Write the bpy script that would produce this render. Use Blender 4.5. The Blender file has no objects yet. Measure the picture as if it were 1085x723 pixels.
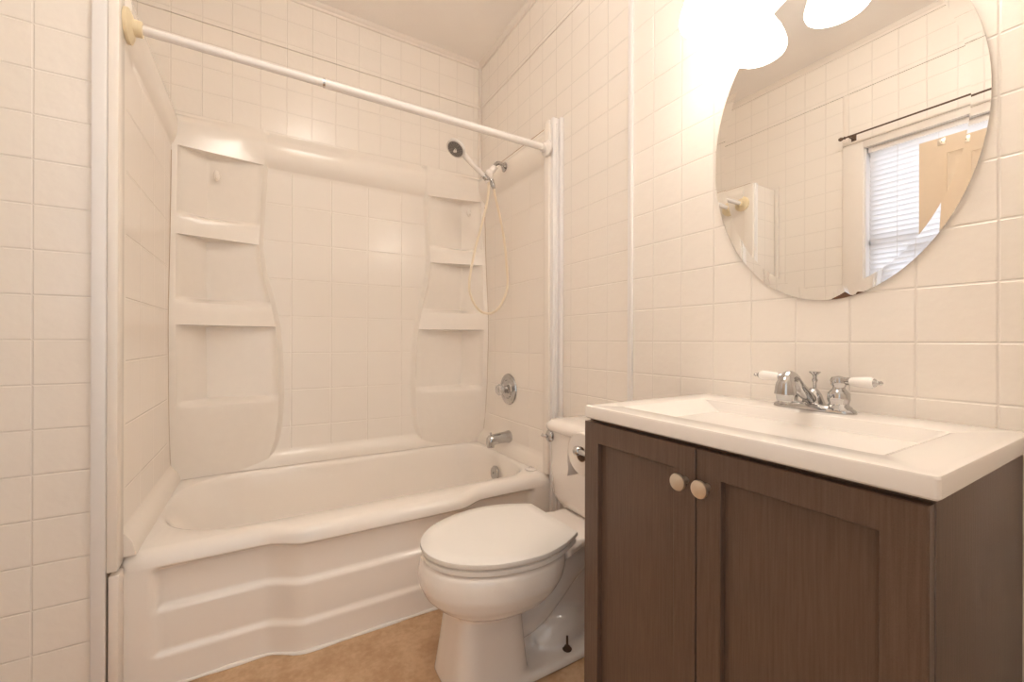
import bpy, bmesh, math, random
from mathutils import Vector, Matrix
random.seed(4)
SC = bpy.context.scene
COL = SC.collection
PI = math.pi

# ------------------------------------------------------------------ camera, light, exposure
F_PX = 443.4
cam_d = bpy.data.cameras.new('camera'); cam = bpy.data.objects.new('camera', cam_d); COL.objects.link(cam)
cam_d.sensor_width = 36.0; cam_d.lens = F_PX / 1085 * 36.0; cam_d.clip_start = 0.02
cam.location = (-1.1488, -2.3416, 1.0)
YAW, PITCH, ROLL = 0.53263, 0.0001, 0.0031
cam.rotation_mode = 'QUATERNION'
cam.rotation_quaternion = (Matrix.Rotation(-YAW, 4, 'Z') @ Matrix.Rotation(PI/2 + PITCH, 4, 'X') @ Matrix.Rotation(ROLL, 4, 'Z')).to_quaternion()
SC.camera = cam

SC.view_settings.view_transform = 'Standard'
SC.view_settings.look = 'None'
SC.view_settings.gamma = 1.0
SC.view_settings.use_curve_mapping = False
SC.view_settings.exposure = 0.85
SC.cycles.max_bounces = 24; SC.cycles.diffuse_bounces = 14; SC.cycles.glossy_bounces = 10; SC.cycles.transmission_bounces = 12

LAMP_SHADE_EMIT = 4.6      # the frosted shades over the mirror
DOME_EMIT = 16.5           # ceiling dome lamp
WORLD_STRENGTH = 0.68
WINDOW_POWER = 9.0
LAMP_COL = (1.0, 0.945, 0.865)

w = bpy.data.worlds.new('daylight'); SC.world = w; w.use_nodes = True
bg = w.node_tree.nodes['Background']
bg.inputs['Color'].default_value = (0.93, 0.95, 0.95, 1); bg.inputs['Strength'].default_value = WORLD_STRENGTH

def area_light(name, loc, rot, size, sizey, power, color):
    d = bpy.data.lights.new(name, 'AREA'); d.shape = 'RECTANGLE'; d.size = size; d.size_y = sizey
    d.energy = power; d.color = color
    o = bpy.data.objects.new(name, d); o.location = loc; o.rotation_euler = rot; COL.objects.link(o); return o
# daylight outside the window, shining in through the blinds
area_light('window_daylight', (-2.15, -1.78, 1.6), (0, -PI/2, 0), 1.3, 1.1, WINDOW_POWER, (0.80, 0.88, 1.0))

# ------------------------------------------------------------------ materials
def new_mat(name):
    m = bpy.data.materials.new(name); m.use_nodes = True
    nt = m.node_tree; return m, nt, nt.nodes['Principled BSDF']
def N(nt, kind, **kw):
    n = nt.nodes.new(kind)
    for k, v in kw.items(): setattr(n, k, v)
    return n
def mth(nt, op, a, b=None, c=None):
    n = N(nt, 'ShaderNodeMath', operation=op)
    for i, v in enumerate((a, b, c)):
        if v is None: continue
        if isinstance(v, (int, float)): n.inputs[i].default_value = v
        else: nt.links.new(v, n.inputs[i])
    return n.outputs[0]
def smooth(nt, v, lo, hi, a=0.0, b=1.0):
    n = N(nt, 'ShaderNodeMapRange', interpolation_type='SMOOTHSTEP')
    nt.links.new(v, n.inputs[0])
    for i, x in enumerate((lo, hi, a, b)): n.inputs[i+1].default_value = x
    return n.outputs[0]
def mixcol(nt, fac, a, b):
    n = N(nt, 'ShaderNodeMix', data_type='RGBA')
    if isinstance(fac, (int, float)): n.inputs[0].default_value = fac
    else: nt.links.new(fac, n.inputs[0])
    for i, v in ((6, a), (7, b)):
        if isinstance(v, tuple): n.inputs[i].default_value = (*v, 1)
        else: nt.links.new(v, n.inputs[i])
    return n.outputs[2]
def noise(nt, scale, detail=2.0, vec=None, rough=0.5):
    n = N(nt, 'ShaderNodeTexNoise'); n.inputs['Scale'].default_value = scale
    n.inputs['Detail'].default_value = detail; n.inputs['Roughness'].default_value = rough
    if vec is None: vec = N(nt, 'ShaderNodeNewGeometry').outputs['Position']
    nt.links.new(vec, n.inputs['Vector']); return n.outputs['Fac']
def plain(name, col, rough=0.4, metal=0.0, coat=0.0, nscale=30.0, namp=0.03, bump=0.0, bscale=60.0, spec=0.5):
    m, nt, p = new_mat(name)
    f = noise(nt, nscale, 3)
    dark = tuple(c*(1-namp*2) for c in col)
    nt.links.new(mixcol(nt, f, dark, col), p.inputs['Base Color'])
    p.inputs['Roughness'].default_value = rough; p.inputs['Metallic'].default_value = metal
    p.inputs['Coat Weight'].default_value = coat; p.inputs['Coat Roughness'].default_value = 0.08
    p.inputs['Specular IOR Level'].default_value = spec
    if bump:
        b = N(nt, 'ShaderNodeBump'); b.inputs['Strength'].default_value = 1.0; b.inputs['Distance'].default_value = bump
        nt.links.new(noise(nt, bscale, 2), b.inputs['Height']); nt.links.new(b.outputs[0], p.inputs['Normal'])
    return m

WALLC = (0.87, 0.82, 0.762)
def tile_mat(name, axis, u0, pu, v0, pv, col=WALLC, gcol=None, rough=0.2, gw=0.0012, depth=0.0011, dimple=0.0010,
             dscale=26.0, vlim=None, ulim=None):
    """glossy tile board: grid of grout lines in world metres along `axis` and z, with soft dimples in every tile"""
    m, nt, p = new_mat(name)
    g = N(nt, 'ShaderNodeNewGeometry'); s = N(nt, 'ShaderNodeSeparateXYZ'); nt.links.new(g.outputs['Position'], s.inputs[0])
    U = s.outputs['XY'.index(axis)]; V = s.outputs[2]
    def dist(c, c0, per):
        t = mth(nt, 'DIVIDE', mth(nt, 'SUBTRACT', c, c0), per)
        t = mth(nt, 'FRACT', mth(nt, 'ADD', t, 0.5))
        return mth(nt, 'MULTIPLY', mth(nt, 'ABSOLUTE', mth(nt, 'SUBTRACT', t, 0.5)), per)
    du = dist(U, u0, pu); dv = dist(V, v0, pv)
    if ulim:   # outside ulim no vertical grout
        du = mth(nt, 'ADD', du, mth(nt, 'LESS_THAN', U, ulim[0])); du = mth(nt, 'ADD', du, mth(nt, 'GREATER_THAN', U, ulim[1]))
        dv = mth(nt, 'ADD', dv, mth(nt, 'LESS_THAN', U, ulim[0])); dv = mth(nt, 'ADD', dv, mth(nt, 'GREATER_THAN', U, ulim[1]))
    if vlim:
        for _ in (0,):
            a = mth(nt, 'ADD', mth(nt, 'LESS_THAN', V, vlim[0]), mth(nt, 'GREATER_THAN', V, vlim[1]))
            du = mth(nt, 'ADD', du, a); dv = mth(nt, 'ADD', dv, a)
    d = mth(nt, 'MINIMUM', du, dv)
    line = smooth(nt, d, gw*0.6, gw*2.6)        # 0 in grout, 1 on tile
    nz = noise(nt, dscale, 2.5)
    h = mth(nt, 'ADD', mth(nt, 'MULTIPLY', line, depth), mth(nt, 'MULTIPLY', nz, dimple))
    b = N(nt, 'ShaderNodeBump'); b.inputs['Strength'].default_value = 1.0; b.inputs['Distance'].default_value = 1.0
    nt.links.new(h, b.inputs['Height']); nt.links.new(b.outputs[0], p.inputs['Normal'])
    gcol = gcol or tuple(c*0.93 for c in col)
    big = noise(nt, 1.7, 2)
    c1 = mixcol(nt, big, tuple(c*0.97 for c in col), col)
    nt.links.new(mixcol(nt, line, gcol, c1), p.inputs['Base Color'])
    p.inputs['Roughness'].default_value = rough
    return m

P = 0.1125
M = {}
M['tile_x'] = tile_mat('tile_board_x', 'X', -1.398, P, 0.999, P)
M['tile_wing'] = tile_mat('tile_board_wing', 'X', -1.648, P, 0.999, P)
M['tile_y'] = tile_mat('tile_board_y', 'Y', -1.3475, P, 0.999, P)
M['surround_back'] = tile_mat('surround_back', 'X', -1.039, 0.1805, 0.577, 0.1805, rough=0.2, gw=0.0016, depth=0.0014, dimple=0.00015,
                              vlim=(0.47, 1.815), gcol=WALLC, ulim=(-1.16, -0.35))
M['surround_end'] = tile_mat('surround_end', 'Y', -0.05, 0.1805, 0.577, 0.1805, rough=0.2, gw=0.0016, depth=0.0014, dimple=0.00015,
                             vlim=(0.47, 1.80), gcol=WALLC, ulim=(-0.755, -0.16))
M['surround'] = plain('surround_acrylic', WALLC, 0.2, namp=0.02)
M['trim'] = plain('painted_trim', (0.82, 0.76, 0.70), 0.35, namp=0.02)
M['white_trim'] = plain('white_trim', (0.82, 0.80, 0.79), 0.3, namp=0.02)
M['ceiling'] = plain('ceiling_board', (0.94, 0.90, 0.86), 0.65, nscale=4, namp=0.03, bump=0.0006, bscale=180)
M['enamel'] = plain('tub_enamel', (0.89, 0.845, 0.795), 0.13, nscale=6, namp=0.015, coat=0.3)
M['brown_caulk'] = plain('aged_caulk', (0.42, 0.30, 0.20), 0.6)
M['caulk'] = plain('caulk', (0.86, 0.82, 0.78), 0.5, bump=0.001, bscale=90)
M['ceramic'] = plain('toilet_ceramic', (0.84, 0.79, 0.745), 0.10, nscale=5, namp=0.01, coat=0.4)
M['seat'] = plain('toilet_seat_plastic', (0.87, 0.845, 0.81), 0.2, nscale=9, namp=0.015)
M['marble'] = plain('cultured_marble', (0.85, 0.81, 0.77), 0.14, nscale=7, namp=0.015, coat=0.4)
M['porcelain'] = plain('white_porcelain', (0.90, 0.87, 0.84), 0.12, namp=0.01)
M['chrome'] = plain('chrome', (0.55, 0.54, 0.535), 0.09, metal=1.0, namp=0.02)
M['nickel'] = plain('brushed_nickel', (0.80, 0.72, 0.62), 0.36, metal=1.0, namp=0.04)
M['bronze'] = plain('dark_bronze', (0.14, 0.09, 0.06), 0.4, metal=0.6)
M['rust'] = plain('corroded_bolt', (0.10, 0.055, 0.03), 0.7, metal=0.4)
M['dark'] = plain('dark_gap', (0.03, 0.02, 0.018), 0.7)
M['white_plastic'] = plain('white_plastic', (0.84, 0.80, 0.77), 0.25)
M['cream_plastic'] = plain('yellowed_plastic', (0.82, 0.70, 0.48), 0.35)
M['hose'] = plain('cream_hose', (0.82, 0.72, 0.57), 0.35)
M['grey_plastic'] = plain('nozzle_grey', (0.20, 0.18, 0.17), 0.5)
M['paper'] = plain('toilet_paper', (0.86, 0.81, 0.76), 0.9, bump=0.0008, bscale=250)
M['card'] = plain('cardboard', (0.32, 0.20, 0.12), 0.9)
M['door'] = plain('painted_door', (0.74, 0.60, 0.45), 0.4)
M['chip'] = plain('chipped_backing', (0.20, 0.10, 0.06), 0.8, nscale=120, namp=0.2)

def clear_plastic():
    m, nt, p = new_mat('clear_acrylic'); p.inputs['Base Color'].default_value = (0.95, 0.92, 0.9, 1)
    p.inputs['Transmission Weight'].default_value = 0.75; p.inputs['Roughness'].default_value = 0.12; return m
M['acrylic'] = clear_plastic()
def mirror_mat():
    m, nt, p = new_mat('mirror_silver'); p.inputs['Metallic'].default_value = 1
    f = noise(nt, 8, 1); nt.links.new(mixcol(nt, f, (0.90, 0.90, 0.885), (0.92, 0.915, 0.90)), p.inputs['Base Color'])
    p.inputs['Roughness'].default_value = 0.0; return m
M['mirror'] = mirror_mat()
def emit(name, col, s, base=(0.9, 0.88, 0.85)):
    m, nt, p = new_mat(name); p.inputs['Base Color'].default_value = (*base, 1)
    p.inputs['Emission Color'].default_value = (*col, 1); p.inputs['Emission Strength'].default_value = s
    p.inputs['Roughness'].default_value = 0.3; return m
M['shade'] = emit('lit_frosted_shade', LAMP_COL, LAMP_SHADE_EMIT)
M['dome'] = emit('lit_ceiling_dome', LAMP_COL, DOME_EMIT)
def blind_mat():
    m, nt, p = new_mat('translucent_blind')
    t = N(nt, 'ShaderNodeBsdfTranslucent'); t.inputs[0].default_value = (0.9, 0.9, 0.92, 1)
    p.inputs['Base Color'].default_value = (0.85, 0.85, 0.86, 1); p.inputs['Roughness'].default_value = 0.4
    mx = N(nt, 'ShaderNodeMixShader'); mx.inputs[0].default_value = 0.5
    nt.links.new(p.outputs[0], mx.inputs[1]); nt.links.new(t.outputs[0], mx.inputs[2])
    nt.links.new(mx.outputs[0], nt.nodes['Material Output'].inputs[0]); return m
M['blind'] = blind_mat()
def glass_mat():
    m, nt, p = new_mat('window_glass')
    t = N(nt, 'ShaderNodeBsdfTransparent'); g = N(nt, 'ShaderNodeBsdfGlossy'); g.inputs['Roughness'].default_value = 0.02
    mx = N(nt, 'ShaderNodeMixShader'); mx.inputs[0].default_value = 0.06
    nt.links.new(t.outputs[0], mx.inputs[1]); nt.links.new(g.outputs[0], mx.inputs[2])
    nt.links.new(mx.outputs[0], nt.nodes['Material Output'].inputs[0]); return m
M['glass'] = glass_mat()
def wood_mat():
    m, nt, p = new_mat('espresso_wood')
    g = N(nt, 'ShaderNodeNewGeometry'); mp = N(nt, 'ShaderNodeMapping'); mp.inputs['Scale'].default_value = (260, 260, 9)
    nt.links.new(g.outputs['Position'], mp.inputs[0])
    f = noise(nt, 1.0, 4, mp.outputs[0], 0.6)
    mp2 = N(nt, 'ShaderNodeMapping'); mp2.inputs['Scale'].default_value = (900, 900, 700); nt.links.new(g.outputs['Position'], mp2.inputs[0])
    f2 = noise(nt, 1.0, 1, mp2.outputs[0])
    f = mth(nt, 'ADD', mth(nt, 'MULTIPLY', f, 0.7), mth(nt, 'MULTIPLY', f2, 0.3))
    f = smooth(nt, f, 0.25, 0.75)
    nt.links.new(mixcol(nt, f, (0.100, 0.060, 0.042), (0.155, 0.100, 0.073)), p.inputs['Base Color'])
    p.inputs['Roughness'].default_value = 0.30
    b = N(nt, 'ShaderNodeBump'); b.inputs['Distance'].default_value = 0.0002; nt.links.new(f, b.inputs['Height']); nt.links.new(b.outputs[0], p.inputs['Normal'])
    return m
M['wood'] = wood_mat()
def floor_mat():
    m, nt, p = new_mat('mottled_vinyl')
    a = noise(nt, 9, 6, rough=0.65); b_ = noise(nt, 60, 4)
    f = mth(nt, 'ADD', mth(nt, 'MULTIPLY', a, 0.7), mth(nt, 'MULTIPLY', b_, 0.3))
    f = smooth(nt, f, 0.35, 0.65)
    nt.links.new(mixcol(nt, f, (0.46, 0.29, 0.165), (0.62, 0.43, 0.27)), p.inputs['Base Color'])
    p.inputs['Roughness'].default_value = 0.45
    return m
M['floor'] = floor_mat()

# ------------------------------------------------------------------ helpers
def finish(bm, angle=35):
    bmesh.ops.recalc_face_normals(bm, faces=bm.faces)
def obj(name, bm, mat, parent=None, angle=35, smoothf=True, recalc=True):
    if recalc: bmesh.ops.recalc_face_normals(bm, faces=bm.faces)
    me = bpy.data.meshes.new(name)
    if parent is not None:
        bmesh.ops.translate(bm, verts=bm.verts, vec=-wloc(parent))
    bm.to_mesh(me); bm.free()
    if smoothf:
        for p in me.polygons: p.use_smooth = True
        me.set_sharp_from_angle(angle=math.radians(angle))
    for m_ in (mat if isinstance(mat, (list, tuple)) else [mat]): me.materials.append(m_)
    o = bpy.data.objects.new(name, me); COL.objects.link(o)
    if parent is not None: o.parent = parent
    return o
def wloc(o):
    v = Vector((0, 0, 0))
    while o is not None: v += Vector(o.location); o = o.parent
    return v
def thing(name, label, cat, loc=(0, 0, 0), group=None):
    o = bpy.data.objects.new(name, None); o.empty_display_size = 0.05; COL.objects.link(o); o.location = loc
    return tag(o, label, cat, group)
def tag(o, label, cat, group=None):
    o['label'] = label; o['category'] = cat
    if group: o['group'] = group
    return o
def struct(name, bm, mat, label, cat, angle=35):
    o = obj(name, bm, mat, None, angle); o['kind'] = 'structure'; o['label'] = label; o['category'] = cat; return o
def B(): return bmesh.new()
def add_box(bm, lo, hi, bev=0.0, seg=2, mi=0):
    lo = Vector(lo); hi = Vector(hi)
    r = bmesh.ops.create_cube(bm, size=1.0); vs = r['verts']
    bmesh.ops.scale(bm, verts=vs, vec=hi-lo); bmesh.ops.translate(bm, verts=vs, vec=(lo+hi)/2)
    fs = set(f for v in vs for f in v.link_faces)
    if bev > 0:
        es = list(set(e for v in vs for e in v.link_edges))
        r = bmesh.ops.bevel(bm, geom=es, offset=bev, segments=seg, profile=0.5, affect='EDGES')
        fs = set(r['faces']) | set(f for f in fs if f.is_valid)
    for f in fs:
        if f.is_valid: f.material_index = mi
    return bm
def add_loft(bm, rings, cap0=True, cap1=True, closed=True, mi=0):
    vr = [[bm.verts.new(p) for p in r] for r in rings]
    n = len(vr[0])
    for a, b in zip(vr[:-1], vr[1:]):
        for i in range(n if closed else n-1):
            j = (i+1) % n
            try: bm.faces.new((a[i], a[j], b[j], b[i])).material_index = mi
            except ValueError: pass
    if cap0: bm.faces.new(list(reversed(vr[0]))).material_index = mi
    if cap1: bm.faces.new(vr[-1]).material_index = mi
    return vr
def frame(d):
    d = Vector(d).normalized(); h = Vector((0, 0, 1)) if abs(d.z) < 0.9 else Vector((0, 1, 0))
    u = h.cross(d).normalized(); return u, d.cross(u).normalized()
def add_lathe(bm, prof, origin, axis, seg=32, cap0=True, cap1=True, sx=1.0, mi=0):
    """prof: (radius, distance along axis)"""
    u, v = frame(axis); ax = Vector(axis).normalized(); o = Vector(origin)
    rings = [[o + ax*h + (u*math.cos(2*PI*i/seg)*sx + v*math.sin(2*PI*i/seg))*max(r, 1e-4) for i in range(seg)] for r, h in prof]
    add_loft(bm, rings, cap0, cap1, mi=mi); return bm
def catmull(pts, k=8):
    P_ = [Vector(p) for p in pts]; P_ = [P_[0]*2-P_[1]] + P_ + [P_[-1]*2-P_[-2]]
    out = []
    for i in range(1, len(P_)-2):
        a, b, c, d = P_[i-1:i+3]
        for j in range(k):
            t = j/k
            out.append(0.5*((2*b)+(c-a)*t+(2*a-5*b+4*c-d)*t*t+(3*b-a-3*c+d)*t**3))
    out.append(P_[-2]); return out
def add_tube(bm, pts, rad, seg=16, caps=True, mi=0):
    pts = [Vector(p) for p in pts]; n = len(pts)
    rr = rad if callable(rad) else (lambda t: rad)
    t0 = (pts[1]-pts[0]).normalized(); u, v = frame(t0); rings = []
    for i, p in enumerate(pts):
        t = (pts[min(i+1, n-1)]-pts[max(i-1, 0)]).normalized()
        u = (u - t*u.dot(t)).normalized(); v = t.cross(u)
        r = rr(i/(n-1))
        rings.append([p + (u*math.cos(2*PI*k/seg)+v*math.sin(2*PI*k/seg))*r for k in range(seg)])
    add_loft(bm, rings, caps, caps, mi=mi); return bm
def add_prism(bm, outline, axis, a, b):
    """outline of 2D points extruded along world axis from a to b. axis 'x': (y,z); 'y': (x,z); 'z': (x,y)"""
    f = {'x': lambda p, t: (t, p[0], p[1]), 'y': lambda p, t: (p[0], t, p[1]), 'z': lambda p, t: (p[0], p[1], t)}[axis]
    add_loft(bm, [[f(p, a) for p in outline], [f(p, b) for p in outline]]); return bm
def sstep(x, a, b):
    t = max(0, min(1, (x-a)/(b-a))); return t*t*(3-2*t)
def lerp_tab(tab, z):
    if z <= tab[0][0]: return tab[0][1]
    for (z0, a), (z1, b) in zip(tab[:-1], tab[1:]):
        if z <= z1: return a+(b-a)*(z-z0)/(z1-z0)
    return tab[-1][1]
def sup(c, n): return math.copysign(abs(c)**(2/n), c)

# ------------------------------------------------------------------ room shell
H = 2.71; HP = 2.438; XL = -1.78; YF = -2.47; T = 0.009
def panelled(bm, axis, lo, hi, at, sgn, z0, z1, core=0.10, step=True):
    """wall core with two tile sheets on its room face and the open joint between them at HP. sgn: direction to the room"""
    def bx(a, b, c, d, zz0, zz1):
        p0 = min(c, d); p1 = max(c, d)
        if axis == 'x': add_box(bm, (a, p0, zz0), (b, p1, zz1))
        else: add_box(bm, (p0, a, zz0), (p1, b, zz1))
    bx(lo, hi, at - sgn*T, at - sgn*core, z0, z1)
    if z0 < HP: bx(lo, hi, at, at - sgn*T*1.01, z0, min(z1, HP-0.0022))
    if z1 > HP: bx(lo, hi, at, at - sgn*T*1.01, max(z0, HP+0.0022), z1)
bm = B(); add_box(bm, (XL-0.1, -4.2, -0.08), (0.1, 0.1, 0)); struct('floor', bm, M['floor'], 'mottled tan vinyl floor in front of the bathtub', 'floor')
bm = B(); add_box(bm, (XL-0.1, YF-0.1, H), (0.1, 0.1, H+0.08)); struct('ceiling', bm, M['ceiling'], 'flat beige ceiling above the shower and vanity', 'ceiling')
bm = B(); panelled(bm, 'x', XL-0.1, 0.1, 0.0, -1, 0, H); struct('wall_back', bm, M['tile_x'], 'cream tiled back wall above the tub surround', 'wall')
bm = B(); panelled(bm, 'y', YF-0.1, 0.0, 0.0, -1, 0, H); struct('wall_right', bm, M['tile_y'], 'cream tiled wall behind the toilet, vanity and oval mirror', 'wall')
# left wall with the window hole
WY0, WY1, WZ0, WZ1 = -2.25, -1.315, 1.02, 2.10
bm = B()
panelled(bm, 'y', WY1, 0.0, XL, 1, 0, H); panelled(bm, 'y', YF-0.1, WY0, XL, 1, 0, H)
panelled(bm, 'y', WY0, WY1, XL, 1, 0, WZ0); panelled(bm, 'y', WY0, WY1, XL, 1, WZ1, H)
struct('wall_left', bm, M['tile_y'], 'cream tiled wall with the window, seen in the oval mirror', 'wall')
# front wall with the open doorway the photographer stands in
DX0, DX1, DH = -1.73, -0.86, 2.04
bm = B()
add_box(bm, (DX1, YF-0.1, 0), (0.1, YF, H)); add_box(bm, (XL-0.1, YF-0.1, 0), (DX0, YF, H)); add_box(bm, (DX0, YF-0.1, DH), (DX1, YF, H))
struct('wall_front', bm, M['tile_x'], 'cream tiled wall around the doorway behind the camera', 'wall')
# low wing wall that carries the left end of the tub surround
WX1 = -1.512; WY = -0.84; WTOP = 2.0
bm = B(); add_box(bm, (XL, WY, 0), (WX1, 0, WTOP)); struct('wall_wing', bm, M['tile_wing'], 'narrow cream tiled partition at the left end of the bathtub', 'wall')
# crown strips, corner beads and battens
n_trim = [0]
def trim(bm, mat, label, cat='trim'):
    n_trim[0] += 1; return struct('trim_%d' % n_trim[0], bm, mat, label, cat)
def crown(axis, a, b, at, sgn):
    s = 0.022; o = [(0, 0), (s, 0), (s*0.9, -s*0.35), (s*0.4, -s*0.8), (s*0.3, -s*1.3), (0, -s*1.4)]
    bm = B(); add_prism(bm, [(at + sgn*u, H + v) for u, v in o], axis, a, b); return bm
trim(crown('x', XL, 0, 0, -1), M['trim'], 'thin cream crown strip where back wall meets ceiling')
trim(crown('y', YF, 0, 0, -1), M['trim'], 'thin cream crown strip along the ceiling above the toilet wall')
trim(crown('y', YF, 0, XL, 1), M['trim'], 'thin cream crown strip over the window wall, seen in the mirror')
bm = B(); add_box(bm, (-0.016, -0.016, HP+0.012), (0, 0, H-0.02), 0.005); trim(bm, M['trim'], 'short upper piece of the vertical bead in the room corner')
bm = B(); add_box(bm, (-0.019, -0.019, 1.985), (0, 0, HP-0.004), 0.006); trim(bm, M['trim'], 'long vertical bead in the corner above the shelf tower')
bm = B(); add_box(bm, (-0.011, -1.259, 0), (0, -1.238, H-0.02), 0.003); trim(bm, M['white_trim'], 'vertical batten on the wall between toilet and mirror')
bm = B(); add_box(bm, (XL, WY-0.02, 0), (XL+0.022, WY, 2.02), 0.004); trim(bm, M['trim'], 'corner batten beside the partition, seen in the mirror')
bm = B(); add_box(bm, (XL, -1.243, WZ1+0.06), (XL+0.006, -1.213, HP-0.002), 0.002); trim(bm, M['trim'], 'batten above the window casing corner, seen in the mirror')
# bluish white board on the edge of the wing wall
bm = B(); add_box(bm, (-1.539, WY-0.016, 0), (-1.509, WY+0.0, 2.0), 0.004); trim(bm, M['white_trim'], 'tall white edge board between the tiled partition and the tub alcove')

# window: casing, frame, sash, glass, blinds
bm = B()
cw, ct = 0.10, 0.018
add_box(bm, (XL, WY1, WZ0-0.04), (XL+ct, WY1+cw, WZ1+0.035), 0.004)
add_box(bm, (XL, WY0-cw, WZ0-0.04), (XL+ct, WY0, WZ1+0.035), 0.004)
add_box(bm, (XL, WY0-cw, WZ1+0.035), (XL+ct+0.003, WY1+cw, WZ1+0.05), 0.004)
add_box(bm, (XL, WY0, WZ1-0.005), (XL+ct, WY1, WZ1+0.035), 0.003)
add_box(bm, (XL, WY0-cw-0.02, WZ0-0.04), (XL+0.05, WY1+cw+0.02, WZ0-0.012), 0.005)
add_box(bm, (XL, WY0-cw, WZ0-0.12), (XL+ct, WY1+cw, WZ0-0.04), 0.003)
win = struct('window_1', bm, M['trim'], 'window with cream casing in the left wall, seen in the oval mirror', 'window')
bm = B()
for a, b in (((XL-0.09, WY0, WZ0), (XL-0.05, WY1, WZ0+0.05)), ((XL-0.09, WY0, WZ1-0.05), (XL-0.05, WY1, WZ1)), ((XL-0.09, WY0, 1.54), (XL-0.05, WY1, 1.58)),
             ((XL-0.09, WY0, WZ0), (XL-0.05, WY0+0.045, WZ1)), ((XL-0.09, WY1-0.045, WZ0), (XL-0.05, WY1, WZ1))): add_box(bm, a, b, 0.003)
obj('window_sash', bm, M['white_trim'], win)
bm = B(); add_box(bm, (XL-0.072, WY0+0.04, WZ0+0.04), (XL-0.068, WY1-0.04, WZ1-0.04)); obj('window_pane', bm, M['glass'], win)
bm = B()
add_box(bm, (XL-0.10, WY1-0.006, WZ0), (XL, WY1, WZ1)); add_box(bm, (XL-0.10, WY0, WZ0), (XL, WY0+0.006, WZ1))
add_box(bm, (XL-0.10, WY0, WZ1-0.006), (XL, WY1, WZ1)); add_box(bm, (XL-0.10, WY0, WZ0-0.03), (XL, WY1, WZ0+0.004))
obj('window_jamb', bm, M['white_trim'], win)

bl = thing('window_blind', 'white horizontal mini blind in the window, seen in the oval mirror', 'blind', (XL-0.022, (WY0+WY1)/2, WZ0))
bm = B(); add_box(bm, (XL-0.036, WY0+0.012, WZ1-0.035), (XL-0.008, WY1-0.012, WZ1-0.008), 0.002); obj('head_rail', bm, M['white_plastic'], bl)
bm = B(); z = WZ1-0.05
while z > WZ0+0.03:
    c = math.radians(58); hw = 0.0165
    p = [(-math.cos(c)*hw, -math.sin(c)*hw), (0, 0.0015), (math.cos(c)*hw, math.sin(c)*hw)]
    xs = [(XL-0.022+a, z+b) for a, b in p]; o = [(a, b) for a, b in xs] + [(a, b-0.0006) for a, b in reversed(xs)]
    add_prism(bm, o, 'y', WY0+0.02, WY1-0.018); z -= 0.0272
obj('slats', bm, M['blind'], bl)
bm = B(); add_box(bm, (XL-0.034, WY0+0.015, WZ0+0.008), (XL-0.012, WY1-0.03, WZ0+0.024), 0.003); obj('bottom_rail', bm, M['white_plastic'], bl)
for yy in (WY1-0.14, WY1-0.30, WY0+0.15):
    bm = B(); add_tube(bm, [(XL-0.009, yy, WZ0+0.02), (XL-0.009, yy, WZ1-0.03)], 0.0009, 6); obj('ladder_cord', bm, M['white_plastic'], bl)

cr = thing('cafe_rod', 'thin dark curtain rod above the window, seen in the oval mirror', 'curtain rod', (XL, -1.24, 2.16))
bm = B(); add_tube(bm, [(XL+0.07, -1.245, 2.165), (XL+0.07, -2.36, 2.165)], 0.0045, 10); obj('rod', bm, M['bronze'], cr)
bm = B(); add_lathe(bm, [(0.001, 0), (0.008, 0.004), (0.011, 0.012), (0.008, 0.02), (0.005, 0.026), (0.009, 0.032), (0.001, 0.036)][::-1], (XL+0.07, -1.215, 2.165), (0, -1, 0), 14); obj('finial', bm, M['bronze'], cr)
for yy in (-1.265, -2.33):
    bm = B(); add_box(bm, (XL, yy-0.012, 2.14), (XL+0.006, yy+0.012, 2.19), 0.002); add_tube(bm, [(XL+0.004, yy, 2.165), (XL+0.074, yy, 2.165)], 0.005, 10)
    obj('bracket', bm, M['bronze'], cr)

# door leaf standing open against the left wall
bm = B()
LX0, LX1, LY0, LY1, LH = -1.735, -1.70, YF+0.015, -1.565, 2.0
add_box(bm, (LX0, LY0, 0.012), (LX1, LY1, LH), 0.002)
dr = struct('door_1', bm, M['door'], 'beige panelled door standing open in front of the window, seen in the mirror', 'door')
wl = (LY1-LY0-0.32)/2
for (ya, yb) in ((LY1-0.10-wl, LY1-0.10), (LY0+0.09, LY0+0.09+wl)):
    for (za, zb) in ((1.69, 1.92), (0.98, 1.56), (0.22, 0.86)):
        bm = B()
        f = 0.03
        def q(y0, y1, z0, z1, x): return [(x, y0, z0), (x, y1, z0), (x, y1, z1), (x, y0, z1)]
        add_loft(bm, [q(ya, yb, za, zb, LX1-0.001), q(ya+0.005, yb-0.005, za+0.005, zb-0.005, LX1+0.012), q(ya+f*0.6, yb-f*0.6, za+f*0.6, zb-f*0.6, LX1+0.004),
                      q(ya+f, yb-f, za+f, zb-f, LX1+0.0015), q(ya+f*2, yb-f*2, za+f*2, zb-f*2, LX1+0.006)], True, True)
        obj('raised_panel', bm, M['door'], dr, 20)
bm = B(); add_box(bm, (LX1, -1.660, 1.962), (LX1+0.003, -1.632, 1.992), 0.001); add_tube(bm, [(LX1, -1.646, 1.977), (LX1+0.012, -1.646, 1.977)], 0.003, 8); obj('hook_plate', bm, M['nickel'], dr)
bm = B(); add_lathe(bm, [(0.03, 0), (0.03, 0.006), (0.011, 0.01), (0.010, 0.03), (0.026, 0.04), (0.029, 0.055), (0.02, 0.068), (0.001, 0.07)], (LX1, LY1-0.06, 0.95), (1, 0, 0), 24); obj('door_knob', bm, M['nickel'], dr)
bm = B()
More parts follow.
